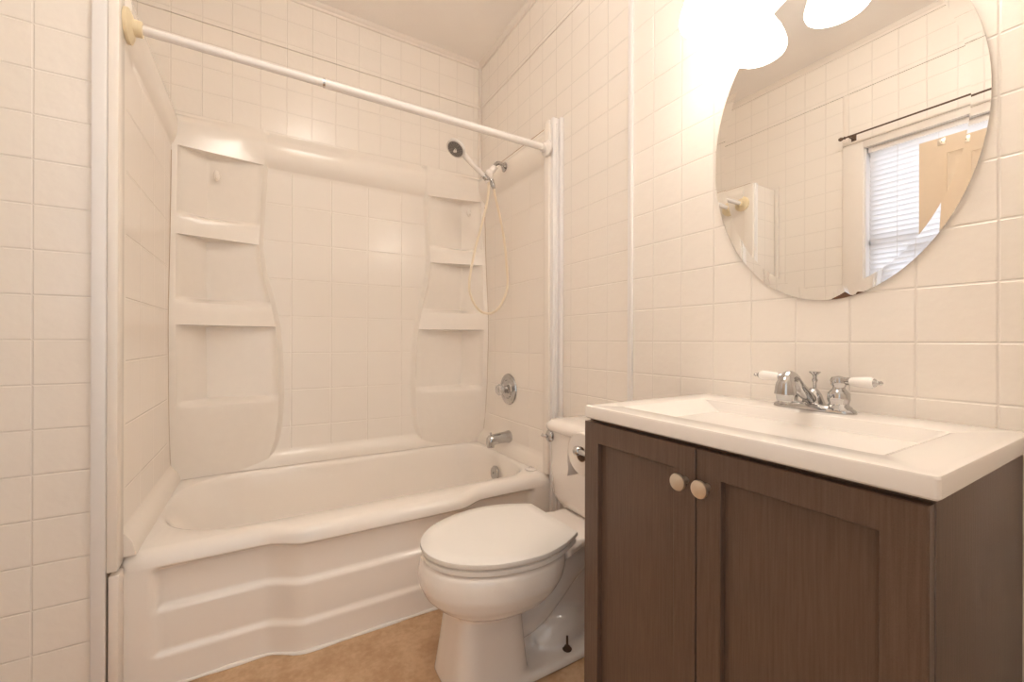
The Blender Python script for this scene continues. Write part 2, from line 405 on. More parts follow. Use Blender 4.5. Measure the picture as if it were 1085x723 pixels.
add_box(bm, (DX0-0.03, YF, 0), (DX0, YF+0.014, DH+0.06), 0.003); add_box(bm, (DX1, YF, 0), (DX1+0.06, YF+0.014, DH+0.06), 0.003); add_box(bm, (DX0, YF, DH), (DX1, YF+0.014, DH+0.06), 0.003)
trim(bm, M['trim'], 'cream casing around the doorway behind the camera')

# ------------------------------------------------------------------ bathtub
TX0, TX1 = -1.508, -0.003
XCL, AL, XCR, AR, YC, HB = -1.16, 0.295, -0.27, 0.205, -0.382, 0.325
RZ = 0.395
def bow(x): return 0.052*(sstep(x, -1.15, -1.03) - sstep(x, -0.50, -0.37))
def ring(xcl, al, xcr, ar, yc, hb_f, hb_b, nl, nr, z, front=None, KS=30, KA=26):
    """closed ring: right arc (back to front), front straight, left arc, back straight"""
    pts = []
    def y_of(s, x):
        hb = hb_b if s > 0 else hb_f
        if front is not None and s < 0: hb = yc - front(x)
        return yc + s*hb
    for i in range(KA+1):
        a = PI/2 - PI*i/KA
        x = xcr + ar*sup(math.cos(a), nr); s = sup(math.sin(a), nr)
        pts.append((x, y_of(s, x), z))
    for i in range(1, KS):
        x = xcr + (xcl-xcr)*i/KS; pts.append((x, y_of(-1, x), z))
    for i in range(KA+1):
        a = -PI/2 - PI*i/KA
        x = xcl + al*sup(math.cos(a), nl); s = sup(math.sin(a), nl)
        pts.append((x, y_of(s, x), z))
    for i in range(1, KS):
        x = xcl + (xcr-xcl)*i/KS; pts.append((x, y_of(1, x), z))
    return pts
def outer(z, inset, KS=30, KA=26):
    yb = -0.006
    def yf(x): return -0.800 - bow(x) + inset
    def walk(t, x0, x1):    # t 0..1 round one end: back edge, side, front edge
        if t < 0.33: return (x0+(x1-x0)*t/0.33, yb)
        if t > 0.67: x = x0+(x1-x0)*(1-t)/0.33; return (x, yf(x))
        return (x1, yb+(yf(x1)-yb)*(t-0.33)/0.34)
    pts = [walk(i/KA, XCR, TX1) for i in range(KA+1)]
    pts += [(XCR+(XCL-XCR)*i/KS, yf(XCR+(XCL-XCR)*i/KS)) for i in range(1, KS)]
    pts += [walk(1-i/KA, XCL, TX0) for i in range(KA+1)]
    pts += [(XCL+(XCR-XCL)*i/KS, yb) for i in range(1, KS)]
    return [(x, y, z) for x, y in pts]
def inner(z, dl, dr_, df, db, nl=2.5, nr=3.4):
    return ring(XCL, AL-dl, XCR, AR-dr_, YC+(df-db)/2, HB-(df+db)/2, HB-(df+db)/2, nl, nr, z)
tub = thing('bathtub', 'cream enamelled alcove bathtub with a ribbed bowed apron', 'bathtub', ((TX0+TX1)/2, -0.4, 0))
bm = B()
rings = [outer(0.352, 0.000), outer(0.366, 0.0015), outer(0.378, 0.006), outer(0.388, 0.014), outer(0.394, 0.026), outer(0.3955, 0.042)]
rings += [inner(0.3945, -0.012, -0.012, -0.014, -0.010), inner(0.391, -0.004, -0.004, -0.005, -0.003), inner(0.383, 0.003, 0.002, 0.002, 0.002), inner(0.365, 0.012, 0.008, 0.010, 0.007),
          inner(0.30, 0.045, 0.018, 0.022, 0.016), inner(0.20, 0.10, 0.03, 0.04, 0.03), inner(0.13, 0.15, 0.045, 0.055, 0.05), inner(0.09, 0.20, 0.065, 0.08, 0.075),
          inner(0.07, 0.235, 0.10, 0.12, 0.115), inner(0.062, 0.27, 0.15, 0.19, 0.19)]
add_loft(bm, rings, False, True)
# apron with its stepped relief
NX, NZ = 150, 60
def apron_y(x, z):
    y = -0.800 - bow(x)
    inx = sstep(x, -1.428, -1.408)*(1-sstep(x, -0.14, -0.12))
    d = 0.015*sstep(z, 0.214, 0.232) + 0.009*sstep(z, 0.088, 0.106)
    d *= inx*(1-sstep(z, 0.335, 0.35))
    return y + d
g = [[bm.verts.new((TX0+(TX1-TX0)*i/NX, apron_y(TX0+(TX1-TX0)*i/NX, 0.352*j/NZ), 0.352*j/NZ)) for i in range(NX+1)] for j in range(NZ+1)]
for j in range(NZ):
    for i in range(NX): bm.faces.new((g[j][i], g[j][i+1], g[j+1][i+1], g[j+1][i]))
obj('tub_body', bm, M['enamel'], tub, 60)
def disc(bm, o, ax, prof, seg=32): add_lathe(bm, prof, o, ax, seg)
bm = B(); disc(bm, (-0.098, -0.385, 0.30), (-1, 0, 0.12), [(0.037, -0.006), (0.037, 0.004), (0.034, 0.008), (0.02, 0.012), (0.001, 0.013)])
ov = obj('overflow_plate', bm, M['chrome'], tub)
bm = B(); disc(bm, (-0.110, -0.385, 0.302), (-1, 0, 0.12), [(0.006, -0.002), (0.006, 0.004), (0.001, 0.005)], 12); obj('screw', bm, M['chrome'], ov)
bm = B(); disc(bm, (-0.35, -0.38, 0.060), (0, 0, 1), [(0.035, -0.002), (0.035, 0.004), (0.028, 0.006), (0.024, 0.002), (0.001, 0.001)]); obj('drain', bm, M['chrome'], tub)

bm = B(); pts = [(TX0+0.02+(TX1-TX0-0.04)*i/80, -0.803-bow(TX0+0.02+(TX1-TX0-0.04)*i/80)-0.0015*random.random(), 0.002+0.001*random.random()) for i in range(81)]
add_tube(bm, pts, lambda t: 0.0055+0.0015*math.sin(t*43), 8); trim(bm, M['caulk'], 'white caulk line where the bathtub apron meets the floor')
# strip covering the gap left of the apron
bm = B(); add_box(bm, (-1.506, -0.848, 0), (-1.484, -0.801, 0.372), 0.004); trim(bm, M['trim'], 'short white strip at the left end of the bathtub apron')

sp = thing('tub_stopper', 'small white rubber stopper lying on the tub rim by the wall', 'stopper', (-0.075, -0.695, 0.3955))
bm = B(); disc(bm, (-0.075, -0.695, 0.3955), (0, 0, 1), [(0.024, 0), (0.026, 0.003), (0.024, 0.007), (0.010, 0.009), (0.001, 0.0095)]); obj('rubber_disc', bm, M['white_plastic'], sp)
bm = B(); add_tube(bm, [(-0.075+0.008*math.cos(a), -0.695, 0.405+0.008*math.sin(a)) for a in [2*PI*k/16 for k in range(17)]], 0.0011, 6, False); obj('ring', bm, M['chrome'], sp)

# ------------------------------------------------------------------ tub surround
sur = thing('tub_surround_panel', 'cream moulded back panel with a shelf tower in each corner above the bathtub', 'tub surround', ((TX0+TX1)/2, -0.02, 0.39))
sur_r = thing('tub_surround_panel', 'cream moulded end panel with embossed tiles behind the shower valve and spout', 'tub surround', (-0.02, -0.4, 0.39))
sur_l = thing('tub_surround_panel', 'cream moulded end panel at the left end of the bathtub, on the partition', 'tub surround', (-1.5, -0.4, 0.39))
PROF = [(2.0, 0.002), (2.0, 0.012), (1.988, 0.017), (1.962, 0.040), (1.945, 0.049), (1.925, 0.052), (1.89, 0.050), (1.862, 0.043), (1.84, 0.032), (1.828, 0.024), (1.822, 0.020), (1.80, 0.0185),
        (0.478, 0.0185), (0.468, 0.020), (0.452, 0.031), (0.436, 0.041), (0.415, 0.047), (0.3968, 0.050), (0.3968, 0.002)]
def sweep(bm, fn, ts):
    rows = [[bm.verts.new(fn(t, z, d)) for z, d in PROF] for t in ts]
    n = len(PROF)
    for a, b in zip(rows[:-1], rows[1:]):
        for i in range(n): bm.faces.new((a[i], a[(i+1) % n], b[(i+1) % n], b[i]))
    for r in (rows[0], rows[-1]): bm.faces.new(r)
bm = B(); sweep(bm, lambda t, z, d: (t, -d, z), [-1.506, -1.2, -0.8, -0.4, -0.004]); obj('moulded_sheet', bm, M['surround_back'], sur, 40)
bm = B(); sweep(bm, lambda t, z, d: (-d-0.002, t, z), [-0.006, -0.3, -0.6, -0.795])
obj('moulded_sheet', bm, M['surround_end'], sur_r, 40)
bm = B(); add_box(bm, (-0.056, -0.808, 0.3968), (-0.004, -0.766, 1.997), 0.006); obj('edge_flange', bm, M['surround'], sur_r)
bm = B(); add_box(bm, (-1.509, -0.852, 0.383), (-1.486, -0.795, 1.997), 0.004); obj('edge_flange', bm, M['surround'], sur_l)
bm = B(); add_box(bm, (-0.015, -0.83, 1.9985), (-0.001, -0.02, 2.003), 0.001); obj('top_caulk', bm, M['brown_caulk'], sur_r)
bm = B(); add_box(bm, (-1.511, -0.83, 1.9985), (-1.498, -0.02, 2.003), 0.001); obj('top_caulk', bm, M['brown_caulk'], sur_l)
bm = B(); sweep(bm, lambda t, z, d: (-1.510+(d if z < 1.81 or z > 1.99 else 0.0185+(d-0.0185)*0.6), t, z), [-0.006, -0.3, -0.6, -0.796])
pass
obj('moulded_sheet', bm, M['surround_end'], sur_l, 40)
# mitred white moulding on the right wall edge
bm = B()
for a, b, dpt in ((-0.830, -0.809, 0.048), (-0.848, -0.829, 0.020)):
    add_box(bm, (-dpt, a, 0.0), (-0.001, b, 2.0), 0.004)
add_tube(bm, [(-0.030, -0.832, 0.01), (-0.030, -0.832, 1.97)], 0.005, 8)
trim(bm, M['white_trim'], 'white vertical moulding on the wall at the right edge of the tub surround')

# corner towers
EDGE = [(0.385, -1.135), (0.43, -1.115), (0.53, -1.082), (0.65, -1.068), (0.75, -1.066), (0.90, -1.069), (1.07, -1.083), (1.20, -1.109), (1.316, -1.139), (1.38, -1.150), (1.449, -1.156), (1.62, -1.148), (1.83, -1.136), (1.99, -1.136)]
DEPTH = [(0.385, 0.068), (0.41, 0.078), (0.56, 0.116), (0.72, 0.138), (0.8, 0.142), (1.06, 0.155), (1.17, 0.150), (1.45, 0.122), (1.83, 0.098), (1.90, 0.093), (1.94, 0.086), (1.965, 0.064), (1.98, 0.040), (1.99, 0.018), (2.0, 0.013)]
def cove(z):
    t = sorted((zz, d) for zz, d in PROF if d > 0.005)
    return lerp_tab(t, z)
def tower(sgn, xc):
    """left tower for sgn=+1 (grows to +x from xc), mirrored for -1"""
    def ex(z): return lerp_tab(EDGE, z) + 1.4965
    rows = []   # (z, f) f=1 solid front, 0 niche
    def span(z0, z1, f, n): 
        for i in range(n+1): rows.append((z0+(z1-z0)*i/n, f))
    span(0.3968, 0.700, 1, 12); rows += [(0.712, 0.94), (0.724, 0.6), (0.732, 0.22), (0.738, 0.0)]
    span(0.745, 1.056, 0, 8); rows += [(1.062, 0.12), (1.064, 0.5), (1.0645, 1.0)]
    span(1.070, 1.148, 1, 3); rows += [(1.160, 0.93), (1.170, 0.6), (1.177, 0.2), (1.182, 0.0)]
    span(1.19, 1.440, 0, 6); rows += [(1.446, 0.12), (1.448, 0.5), (1.4485, 1.0)]
    span(1.454, 1.516, 1, 2); rows += [(1.528, 0.93), (1.537, 0.6), (1.543, 0.2), (1.548, 0.0)]
    span(1.555, 1.820, 0, 6); rows += [(1.826, 0.12), (1.828, 0.5), (1.8285, 1.0)]
    span(1.834, 1.90, 1, 4); span(1.912, 1.985, 1, 6); rows += [(1.994, 1.0), (1.999, 1.0)]
    S = [0, 0.02, 0.045, 0.065, 0.085, 0.11, 0.16, 0.22, 0.28, 0.31, 0.34, 0.37, 0.44, 0.55, 0.66, 0.78, 0.86, 0.90, 0.935, 0.96, 0.98, 0.99, 1.0]
    bm = B(); g = []
    for z, f in rows:
        W = ex(z); d = lerp_tab(DEPTH, z); r = []
        fold = 0.122/W
        for s in S:
            yf = d*(1-s) + 0.038*s
            # niche profile: small rim, recessed V with its fold, small rim on the inner edge
            dn = max(d-0.012, 0.03)
            if s < 0.07: yn = yf
            elif s < fold: yn = dn + (0.024-dn)*min(1.0, (s-0.06)/(fold*0.97-0.06)) 
            elif s < 0.90: yn = 0.024 + (0.036-0.024)*(s-fold)/(0.9-fold)
            else: yn = 0.036 + (yf-0.036)*sstep(s, 0.90, 0.94)
            y = yn + (yf-yn)*f
            q_ = sstep(s, 0.93, 1.0); y = y*(1-q_) + 0.0175*q_
            if z > 1.8285: y = max(y, cove(z) + (0.002 if s < 0.98 else -0.001))
            r.append(bm.verts.new((xc + sgn*W*s, -y, z)))
        g.append(r)
    for r_ in g:    # close the moulding behind its face
        z = r_[0].co.z; r_.append(bm.verts.new((r_[-1].co.x, -0.010, z))); r_.append(bm.verts.new((xc - sgn*0.006, -0.006, z)))
    n = len(S) + 2
    for a, b in zip(g[:-1], g[1:]):
        for i in range(n): bm.faces.new((a[i], a[(i+1) % n], b[(i+1) % n], b[i]))
    bm.faces.new(g[0]); bm.faces.new(g[-1])
    obj('shelf_tower', bm, M['surround'], sur, 32)
tower(1, -1.4945); tower(-1, -0.0185)
for xs_ in (-1.4915, -0.0205):      # aged caulk in the joint between tower and end panel
    bm = B(); add_tube(bm, catmull([(xs_, -lerp_tab(DEPTH, z)-0.0005, z) for z in (0.40, 0.50, 0.62, 0.75, 0.9, 1.05, 1.2, 1.45, 1.65, 1.80)], 5), lambda t: 0.0007+0.0012*t, 6)
    obj('corner_seam', bm, M['brown_caulk'], sur)

for (x, y, z, lab) in ((-1.340, -0.033, 1.742, 'small cream adhesive hook in the top niche of the left shelf tower'), (-0.105, -0.055, 1.765, 'small cream adhesive hook in the top niche of the right shelf tower')):
    bm = B(); bmesh.ops.create_uvsphere(bm, u_segments=20, v_segments=12, radius=1.0)
    bmesh.ops.scale(bm, verts=bm.verts, vec=(0.013, 0.010, 0.024)); bmesh.ops.translate(bm, verts=bm.verts, vec=(x, y-0.004, z))
    bm2 = bm; add_tube(bm2, catmull([(x, y-0.012, z-0.005), (x, y-0.018, z-0.016), (x, y-0.026, z-0.016), (x, y-0.028, z-0.007)], 4), 0.003, 8)
    tag(obj('adhesive_hook', bm2, M['surround']), lab, 'hook')

# ------------------------------------------------------------------ shower plumbing
YP = -0.400
vv = thing('shower_valve', 'round chrome shower valve with a clear knob on the end wall', 'valve', (-0.02, YP, 0.742))
bm = B(); disc(bm, (-0.0238, YP, 0.742), (-1, 0, 0), [(0.080, -0.003), (0.083, 0.002), (0.080, 0.007), (0.068, 0.009), (0.062, 0.006), (0.050, 0.009), (0.045, 0.016), (0.030, 0.020), (0.001, 0.021)], 48); obj('escutcheon', bm, M['chrome'], vv)
bm = B(); disc(bm, (-0.02, YP, 0.742), (-1, 0, 0), [(0.020, 0.012), (0.020, 0.036), (0.016, 0.040), (0.001, 0.041)], 24); obj('stem_collar', bm, M['chrome'], vv)
bm = B()
for k, (r, h) in enumerate([(0.017, 0.040), (0.026, 0.044), (0.028, 0.052), (0.028, 0.066), (0.023, 0.074), (0.012, 0.077)]): pass
seg = 32; u, v = frame((-1, 0, 0)); rr = []
for r, h in [(0.017, 0.040), (0.025, 0.044), (0.028, 0.052), (0.028, 0.066), (0.023, 0.074), (0.008, 0.077)]:
    rr.append([Vector((-0.02-h, YP, 0.742)) + (u*math.cos(2*PI*i/seg)+v*math.sin(2*PI*i/seg))*r*(1+0.06*math.cos(8*2*PI*i/seg)) for i in range(seg)])
add_loft(bm, rr); obj('clear_knob', bm, M['acrylic'], vv)

ts = thing('tub_spout', 'chrome tub spout with diverter pull on the end wall', 'spout', (-0.022, YP, 0.487))
bm = B()
sp_r = [(-0.0208, 0.487, 0.034, 0.034), (-0.028, 0.487, 0.034, 0.034), (-0.040, 0.487, 0.030, 0.030), (-0.075, 0.486, 0.028, 0.028), (-0.110, 0.482, 0.027, 0.029), (-0.130, 0.477, 0.026, 0.032), (-0.142, 0.473, 0.023, 0.033), (-0.150, 0.470, 0.016, 0.028), (-0.152, 0.468, 0.006, 0.012)]
add_loft(bm, [[(x, YP+ry*math.cos(2*PI*i/24), z+rz*math.sin(2*PI*i/24)) for i in range(24)] for x, z, ry, rz in sp_r])
add_lathe(bm, [(0.016, 0), (0.0195, 0.010), (0.0195, 0.024), (0.016, 0.025), (0.015, 0.020), (0.001, 0.020)], (-0.130, YP, 0.468), (-0.08, 0, -1), 20)
obj('spout_body', bm, M['chrome'], ts)
bm = B(); add_lathe(bm, [(0.003, 0), (0.003, 0.012), (0.006, 0.015), (0.0065, 0.02), (0.001, 0.022)], (-0.132, YP, 0.500), (0, 0, 1), 14); obj('diverter_pull', bm, M['chrome'], ts)

# hand shower
hs = thing('hand_shower', 'cream hand shower with chrome arm held in a bracket over the tub', 'shower head', (-0.03, YP-0.01, 1.93))
bm = B(); add_tube(bm, catmull([(-0.056, YP-0.005, 1.924), (-0.082, YP-0.008, 1.936), (-0.108, YP-0.012, 1.930), (-0.130, YP-0.018, 1.900)], 8), 0.0095, 16)
add_lathe(bm, [(0.026, 0), (0.026, 0.003), (0.014, 0.010), (0.012, 0.012)], (-0.0562, YP-0.005, 1.924), (-1, 0, 0.0), 24)
obj('shower_arm', bm, M['chrome'], hs)
bk = Vector((-0.160, YP-0.025, 1.862))
bm = B()
add_lathe(bm, [(0.012, -0.05), (0.017, -0.045), (0.017, -0.012), (0.013, -0.008), (0.013, 0.0)], bk+Vector((0.003, 0, 0.002)), (-0.62, 0, -0.78), 20)
bmesh.ops.create_uvsphere(bm, u_segments=20, v_segments=14, radius=0.021, matrix=Matrix.Translation(bk))
add_lathe(bm, [(0.012, 0), (0.014, 0.01), (0.013, 0.03)], bk, (0.25, -0.05, -0.9), 16)
hb = obj('bracket', bm, M['white_plastic'], hs)
nut = bk + Vector((0.010, -0.005, -0.030))
bm = B(); add_lathe(bm, [(0.011, 0), (0.0125, 0.004), (0.0125, 0.030), (0.009, 0.045), (0.007, 0.05)], nut, (0.35, -0.03, -1), 16); obj('hose_nut', bm, M['chrome'], hs)
# wand
hd = Vector((-0.352, YP-0.045, 1.936)); wb = Vector((-0.195, YP-0.05, 1.828))
bm = B(); pth = catmull([wb + Vector((0.016, 0.0, -0.024)), wb, wb*0.6+hd*0.4+Vector((0.004, 0, 0.0)), hd+Vector((0.045, 0.004, -0.018)), hd+Vector((0.004, 0.010, 0.010))], 8)
add_tube(bm, pth, lambda t: 0.0105+0.004*t+0.010*sstep(t, 0.82, 1.0), 16)
fn = Vector((-0.577, -0.232, -0.779)).normalized()
add_lathe(bm, [(0.014, -0.034), (0.036, -0.024), (0.047, -0.010), (0.049, 0.0), (0.047, 0.004), (0.044, 0.004)], hd, fn, 36)
wd = obj('wand', bm, M['white_plastic'], hs)
bm = B(); add_lathe(bm, [(0.040, 0.003), (0.040, 0.0055), (0.032, 0.0075), (0.015, 0.007), (0.001, 0.0065)], hd, fn, 36); fp = obj('spray_face', bm, M['grey_plastic'], wd)
bm = B(); u, v = frame(fn)
for rad, n_ in ((0.011, 6), (0.019, 10), (0.027, 14), (0.0345, 18)):
    for k in range(n_):
        a = 2*PI*(k+0.5*(n_ % 4))/n_
        add_lathe(bm, [(0.0024, 0), (0.0018, 0.003)], hd+fn*0.0065+(u*math.cos(a)+v*math.sin(a))*rad, fn, 6)
add_lathe(bm, [(0.006, 0), (0.005, 0.003), (0.001, 0.0035)], hd+fn*0.0065, fn, 12)
obj('nozzles', bm, M['chrome'], wd)
bm = B(); wdir = (wb-hd).normalized(); add_lathe(bm, [(0.0125, -0.010), (0.0145, -0.006), (0.0145, 0.018), (0.011, 0.024), (0.008, 0.026)], wb, wdir, 16); obj('swivel_collar', bm, M['chrome'], hs)
we = wb + wdir*0.026; ne = nut + Vector((0.35, -0.03, -1)).normalized()*0.05
bm = B(); add_tube(bm, catmull([we, (-0.173, YP-0.035, 1.72), (-0.191, YP-0.02, 1.62), (-0.236, YP-0.01, 1.44), (-0.262, YP-0.01, 1.29), (-0.248, YP-0.01, 1.215), (-0.208, YP-0.01, 1.160), (-0.166, YP-0.01, 1.143), (-0.121, YP-0.005, 1.150), (-0.071, YP, 1.195), (-0.034, YP, 1.29),
                                  (-0.038, YP, 1.40), (-0.061, YP-0.01, 1.54), (-0.091, YP-0.015, 1.66), ne + Vector((0.006, 0, -0.03)), ne], 8), 0.0062, 12)
obj('hose', bm, M['hose'], hs)

# shower curtain rod
rod = thing('shower_curtain_rod', 'white telescoping shower curtain rod across the tub alcove', 'curtain rod', (-0.76, -0.787, 1.88))
bm = B(); add_tube(bm, [(-1.4820, -0.7851, 1.8790), (-0.9700, -0.7904, 1.8747)], 0.0125, 20); obj('inner_tube', bm, M['white_plastic'], rod)
bm = B(); add_tube(bm, [(-0.9800, -0.7903, 1.8747), (-0.0620, -0.7999, 1.8671)], 0.0148, 20); obj('outer_tube', bm, M['white_plastic'], rod)
bm = B(); add_tube(bm, [(-0.9830, -0.7903, 1.8748), (-0.9760, -0.7904, 1.8747)], 0.0152, 20); obj('joint_ring', bm, M['chrome'], rod)
bm = B(); disc(bm, (-1.4855, -0.785, 1.879), (1, 0, 0), [(0.046, 0), (0.046, 0.008), (0.036, 0.013), (0.022, 0.017), (0.021, 0.034), (0.015, 0.036)]); obj('end_flange', bm, M['cream_plastic'], rod)
bm = B(); disc(bm, (-0.0565, -0.800, 1.867), (-1, 0, 0), [(0.036, 0), (0.036, 0.008), (0.028, 0.014), (0.021, 0.018), (0.020, 0.032), (0.015, 0.034)]); obj('end_flange', bm, M['white_plastic'], rod)

# ------------------------------------------------------------------ toilet
TYC = -1.205
toi = thing('toilet', 'cream two-piece toilet with closed lid between bathtub and vanity', 'toilet', (-0.40, TYC, 0))
def egg(xb, xf, hb, z, nf=2.1, nb=2.6, split=0.42, n=56, yc=TYC):
    xm = xb + (xf-xb)*split
    pts = []
    for i in range(n):
        a = 2*PI*i/n; c, s = math.cos(a), math.sin(a)
        if c >= 0: x = xm + (xb-xm)*sup(c, nb); y = hb*sup(s, nb)
        else: x = xm + (xf-xm)*(-sup(c, nf)); x = xm + (xf-xm)*abs(sup(c, nf)); y = hb*sup(s, nf)
        pts.append((x, yc+y, z))
    return pts
bm = B()
# bowl
add_loft(bm, [egg(-0.34, -0.752, 0.176, 0.3745), egg(-0.335, -0.764, 0.187, 0.367), egg(-0.335, -0.772, 0.190, 0.338), egg(-0.345, -0.772, 0.190, 0.31), egg(-0.365, -0.760, 0.180, 0.28), egg(-0.39, -0.734, 0.160, 0.252),
              egg(-0.42, -0.70, 0.132, 0.228), egg(-0.45, -0.65, 0.09, 0.212)])
# front column of the pedestal
def rbox(x0, x1, hw, z, n=5.0, k=40):
    xm, a = (x0+x1)/2, abs(x1-x0)/2
    return [(xm+a*sup(math.cos(2*PI*i/k), n), TYC+hw*sup(math.sin(2*PI*i/k), n), z) for i in range(k)]
add_loft(bm, [rbox(-0.708, -0.462, 0.116, 0.0), rbox(-0.705, -0.465, 0.113, 0.02), rbox(-0.693, -0.472, 0.103, 0.10), rbox(-0.684, -0.478, 0.097, 0.17), rbox(-0.676, -0.48, 0.094, 0.25)])
# foot flange running back to the wall
add_loft(bm, [rbox(-0.60, -0.12, 0.120, 0.0, 6), rbox(-0.60, -0.12, 0.118, 0.018, 6), rbox(-0.60, -0.125, 0.108, 0.026, 6)])
# web, trapway and outlet hump
add_loft(bm, [rbox(-0.52, -0.13, 0.016, 0.0), rbox(-0.52, -0.13, 0.016, 0.36)])
def off(p, y): return (p[0], TYC+y, p[1])
add_tube(bm, catmull([off((-0.60, 0.13), 0), off((-0.50, 0.112), 0), off((-0.41, 0.125), 0), off((-0.33, 0.180), 0), off((-0.26, 0.240), 0), off((-0.19, 0.265), 0), off((-0.14, 0.25), 0), off((-0.12, 0.18), 0)], 8), 0.052, 22)
add_tube(bm, catmull([off((-0.40, 0.020), 0), off((-0.34, 0.035), 0), off((-0.27, 0.045), 0), off((-0.18, 0.03), 0)], 8), lambda t: 0.045+0.030*math.sin(t*PI), 22)
# rear deck under the tank
def deck(z, g=0.0):
    o = [(-0.36, 0.150), (-0.30, 0.128), (-0.24, 0.110), (-0.18, 0.112), (-0.06, 0.125)]
    return [(x, TYC+y-g, z) for x, y in o] + [(x, TYC-y+g, z) for x, y in reversed(o)]
add_loft(bm, [deck(0.340, 0.02), deck(0.352, 0.004), deck(0.374, 0.0), deck(0.379, 0.004)])
bow_o = obj('bowl', bm, M['ceramic'], toi, 60, recalc=True)
r = bow_o.modifiers.new('fuse', 'REMESH'); r.mode = 'VOXEL'; r.voxel_size = 0.0055; r.use_smooth_shade = True
s_ = bow_o.modifiers.new('soften', 'SMOOTH'); s_.factor = 0.5; s_.iterations = 7
# seat and lid
def plan(xb, xf, hw, hb, z, n=60):
    """closed outline, straight back edge of half width hb"""
    pts = []; xm = xb + (xf-xb)*0.40
    for i in range(n):
        t = -1 + 2*i/(n-1)          # from back -y round the front to back +y
        a = t*PI*0.5
        if abs(t) > 0.6:
            q_ = (abs(t)-0.6)/0.4; x = xm + (xb-xm)*q_; y = hw + (hb-hw)*q_**1.75
        else:
            a = t/0.6*PI/2; x = xm + (xf-xm)*abs(math.cos(a))**(2/2.05); y = hw*abs(math.sin(a))**(2/2.1)
        pts.append((x, TYC + math.copysign(y, t), z))
    return pts
bm = B()
add_loft(bm, [plan(-0.36, -0.72, 0.150, 0.092, 0.3768), plan(-0.345, -0.736, 0.164, 0.104, 0.3790), plan(-0.322, -0.762, 0.187, 0.125, 0.3795), plan(-0.322, -0.762, 0.187, 0.125, 0.391), plan(-0.326, -0.758, 0.183, 0.121, 0.393), plan(-0.36, -0.726, 0.152, 0.092, 0.3932)])
obj('seat', bm, M['seat'], toi, 50)
bm = B()
add_loft(bm, [plan(-0.36, -0.722, 0.150, 0.090, 0.3992), plan(-0.320, -0.764, 0.190, 0.128, 0.3995), plan(-0.318, -0.766, 0.192, 0.130, 0.403), plan(-0.319, -0.765, 0.191, 0.129, 0.4125),
              plan(-0.324, -0.760, 0.186, 0.125, 0.4155), plan(-0.36, -0.72, 0.15, 0.10, 0.4185), plan(-0.42, -0.62, 0.07, 0.05, 0.4195)])
add_box(bm, (-0.72, TYC-0.07, 0.392), (-0.70, TYC-0.05, 0.400)); add_box(bm, (-0.72, TYC+0.05, 0.392), (-0.70, TYC+0.07, 0.400))
obj('lid', bm, M['seat'], toi, 50)
for sy in (-1, 1):
    bm = B(); add_lathe(bm, [(0.011, 0), (0.012, 0.004), (0.012, 0.045), (0.010, 0.049)], (-0.322, TYC+sy*0.085-0.022, 0.395), (0, 1, 0), 16)
    add_box(bm, (-0.345, TYC+sy*0.085-0.016, 0.379), (-0.300, TYC+sy*0.085+0.016, 0.388), 0.003); obj('hinge', bm, M['white_plastic'], toi)
# tank
def tring(xf, xb, hw, z, rr_=6.0, k=48):
    xm, a = (xf+xb)/2, abs(xb-xf)/2
    return [(xm+a*sup(math.cos(2*PI*i/k), rr_), TYC+hw*sup(math.sin(2*PI*i/k), rr_), z) for i in range(k)]
bm = B()
add_loft(bm, [tring(-0.185, -0.035, 0.150, 0.383), tring(-0.196, -0.028, 0.164, 0.390), tring(-0.204, -0.025, 0.181, 0.420), tring(-0.210, -0.022, 0.189, 0.50), tring(-0.214, -0.020, 0.196, 0.658)])
obj('tank', bm, M['ceramic'], toi, 50)
bm = B()
add_loft(bm, [tring(-0.216, -0.018, 0.194, 0.659), tring(-0.224, -0.013, 0.203, 0.662), tring(-0.228, -0.012, 0.207, 0.672), tring(-0.226, -0.012, 0.205, 0.684), tring(-0.212, -0.018, 0.191, 0.698), tring(-0.19, -0.03, 0.17, 0.703), tring(-0.12, -0.1, 0.08, 0.705)])
obj('tank_lid', bm, M['ceramic'], toi, 50)
hy = TYC+0.160
bm = B(); add_lathe(bm, [(0.023, 0), (0.023, 0.005), (0.019, 0.011), (0.012, 0.016), (0.001, 0.017)], (-0.2135, hy, 0.640), (-1, 0, 0), 24); add_tube(bm, catmull([(-0.222, hy, 0.640), (-0.234, hy, 0.640), (-0.238, hy+0.006, 0.641), (-0.238, hy+0.018, 0.642)], 5), lambda t: 0.005+0.0015*t, 12)
obj('flush_handle', bm, M['chrome'], toi)
for sy in (-1, 1):
    by = TYC+sy*0.088
    bm = B(); add_lathe(bm, [(0.014, 0), (0.015, 0.002), (0.010, 0.004), (0.009, 0.010), (0.004, 0.012), (0.0032, 0.042), (0.001, 0.043)], (-0.325, by, 0.0265), (0, 0, 1), 16)
    o = obj('floor_bolt', bm, M['rust'], toi); 
for sy in (-1, 1):
    bm = B(); add_lathe(bm, [(0.010, 0), (0.010, 0.008), (0.004, 0.009), (0.004, 0.025)], (-0.12, TYC+sy*0.09, 0.352), (0, 0, -1), 6); obj('tank_bolt', bm, M['rust'], toi)

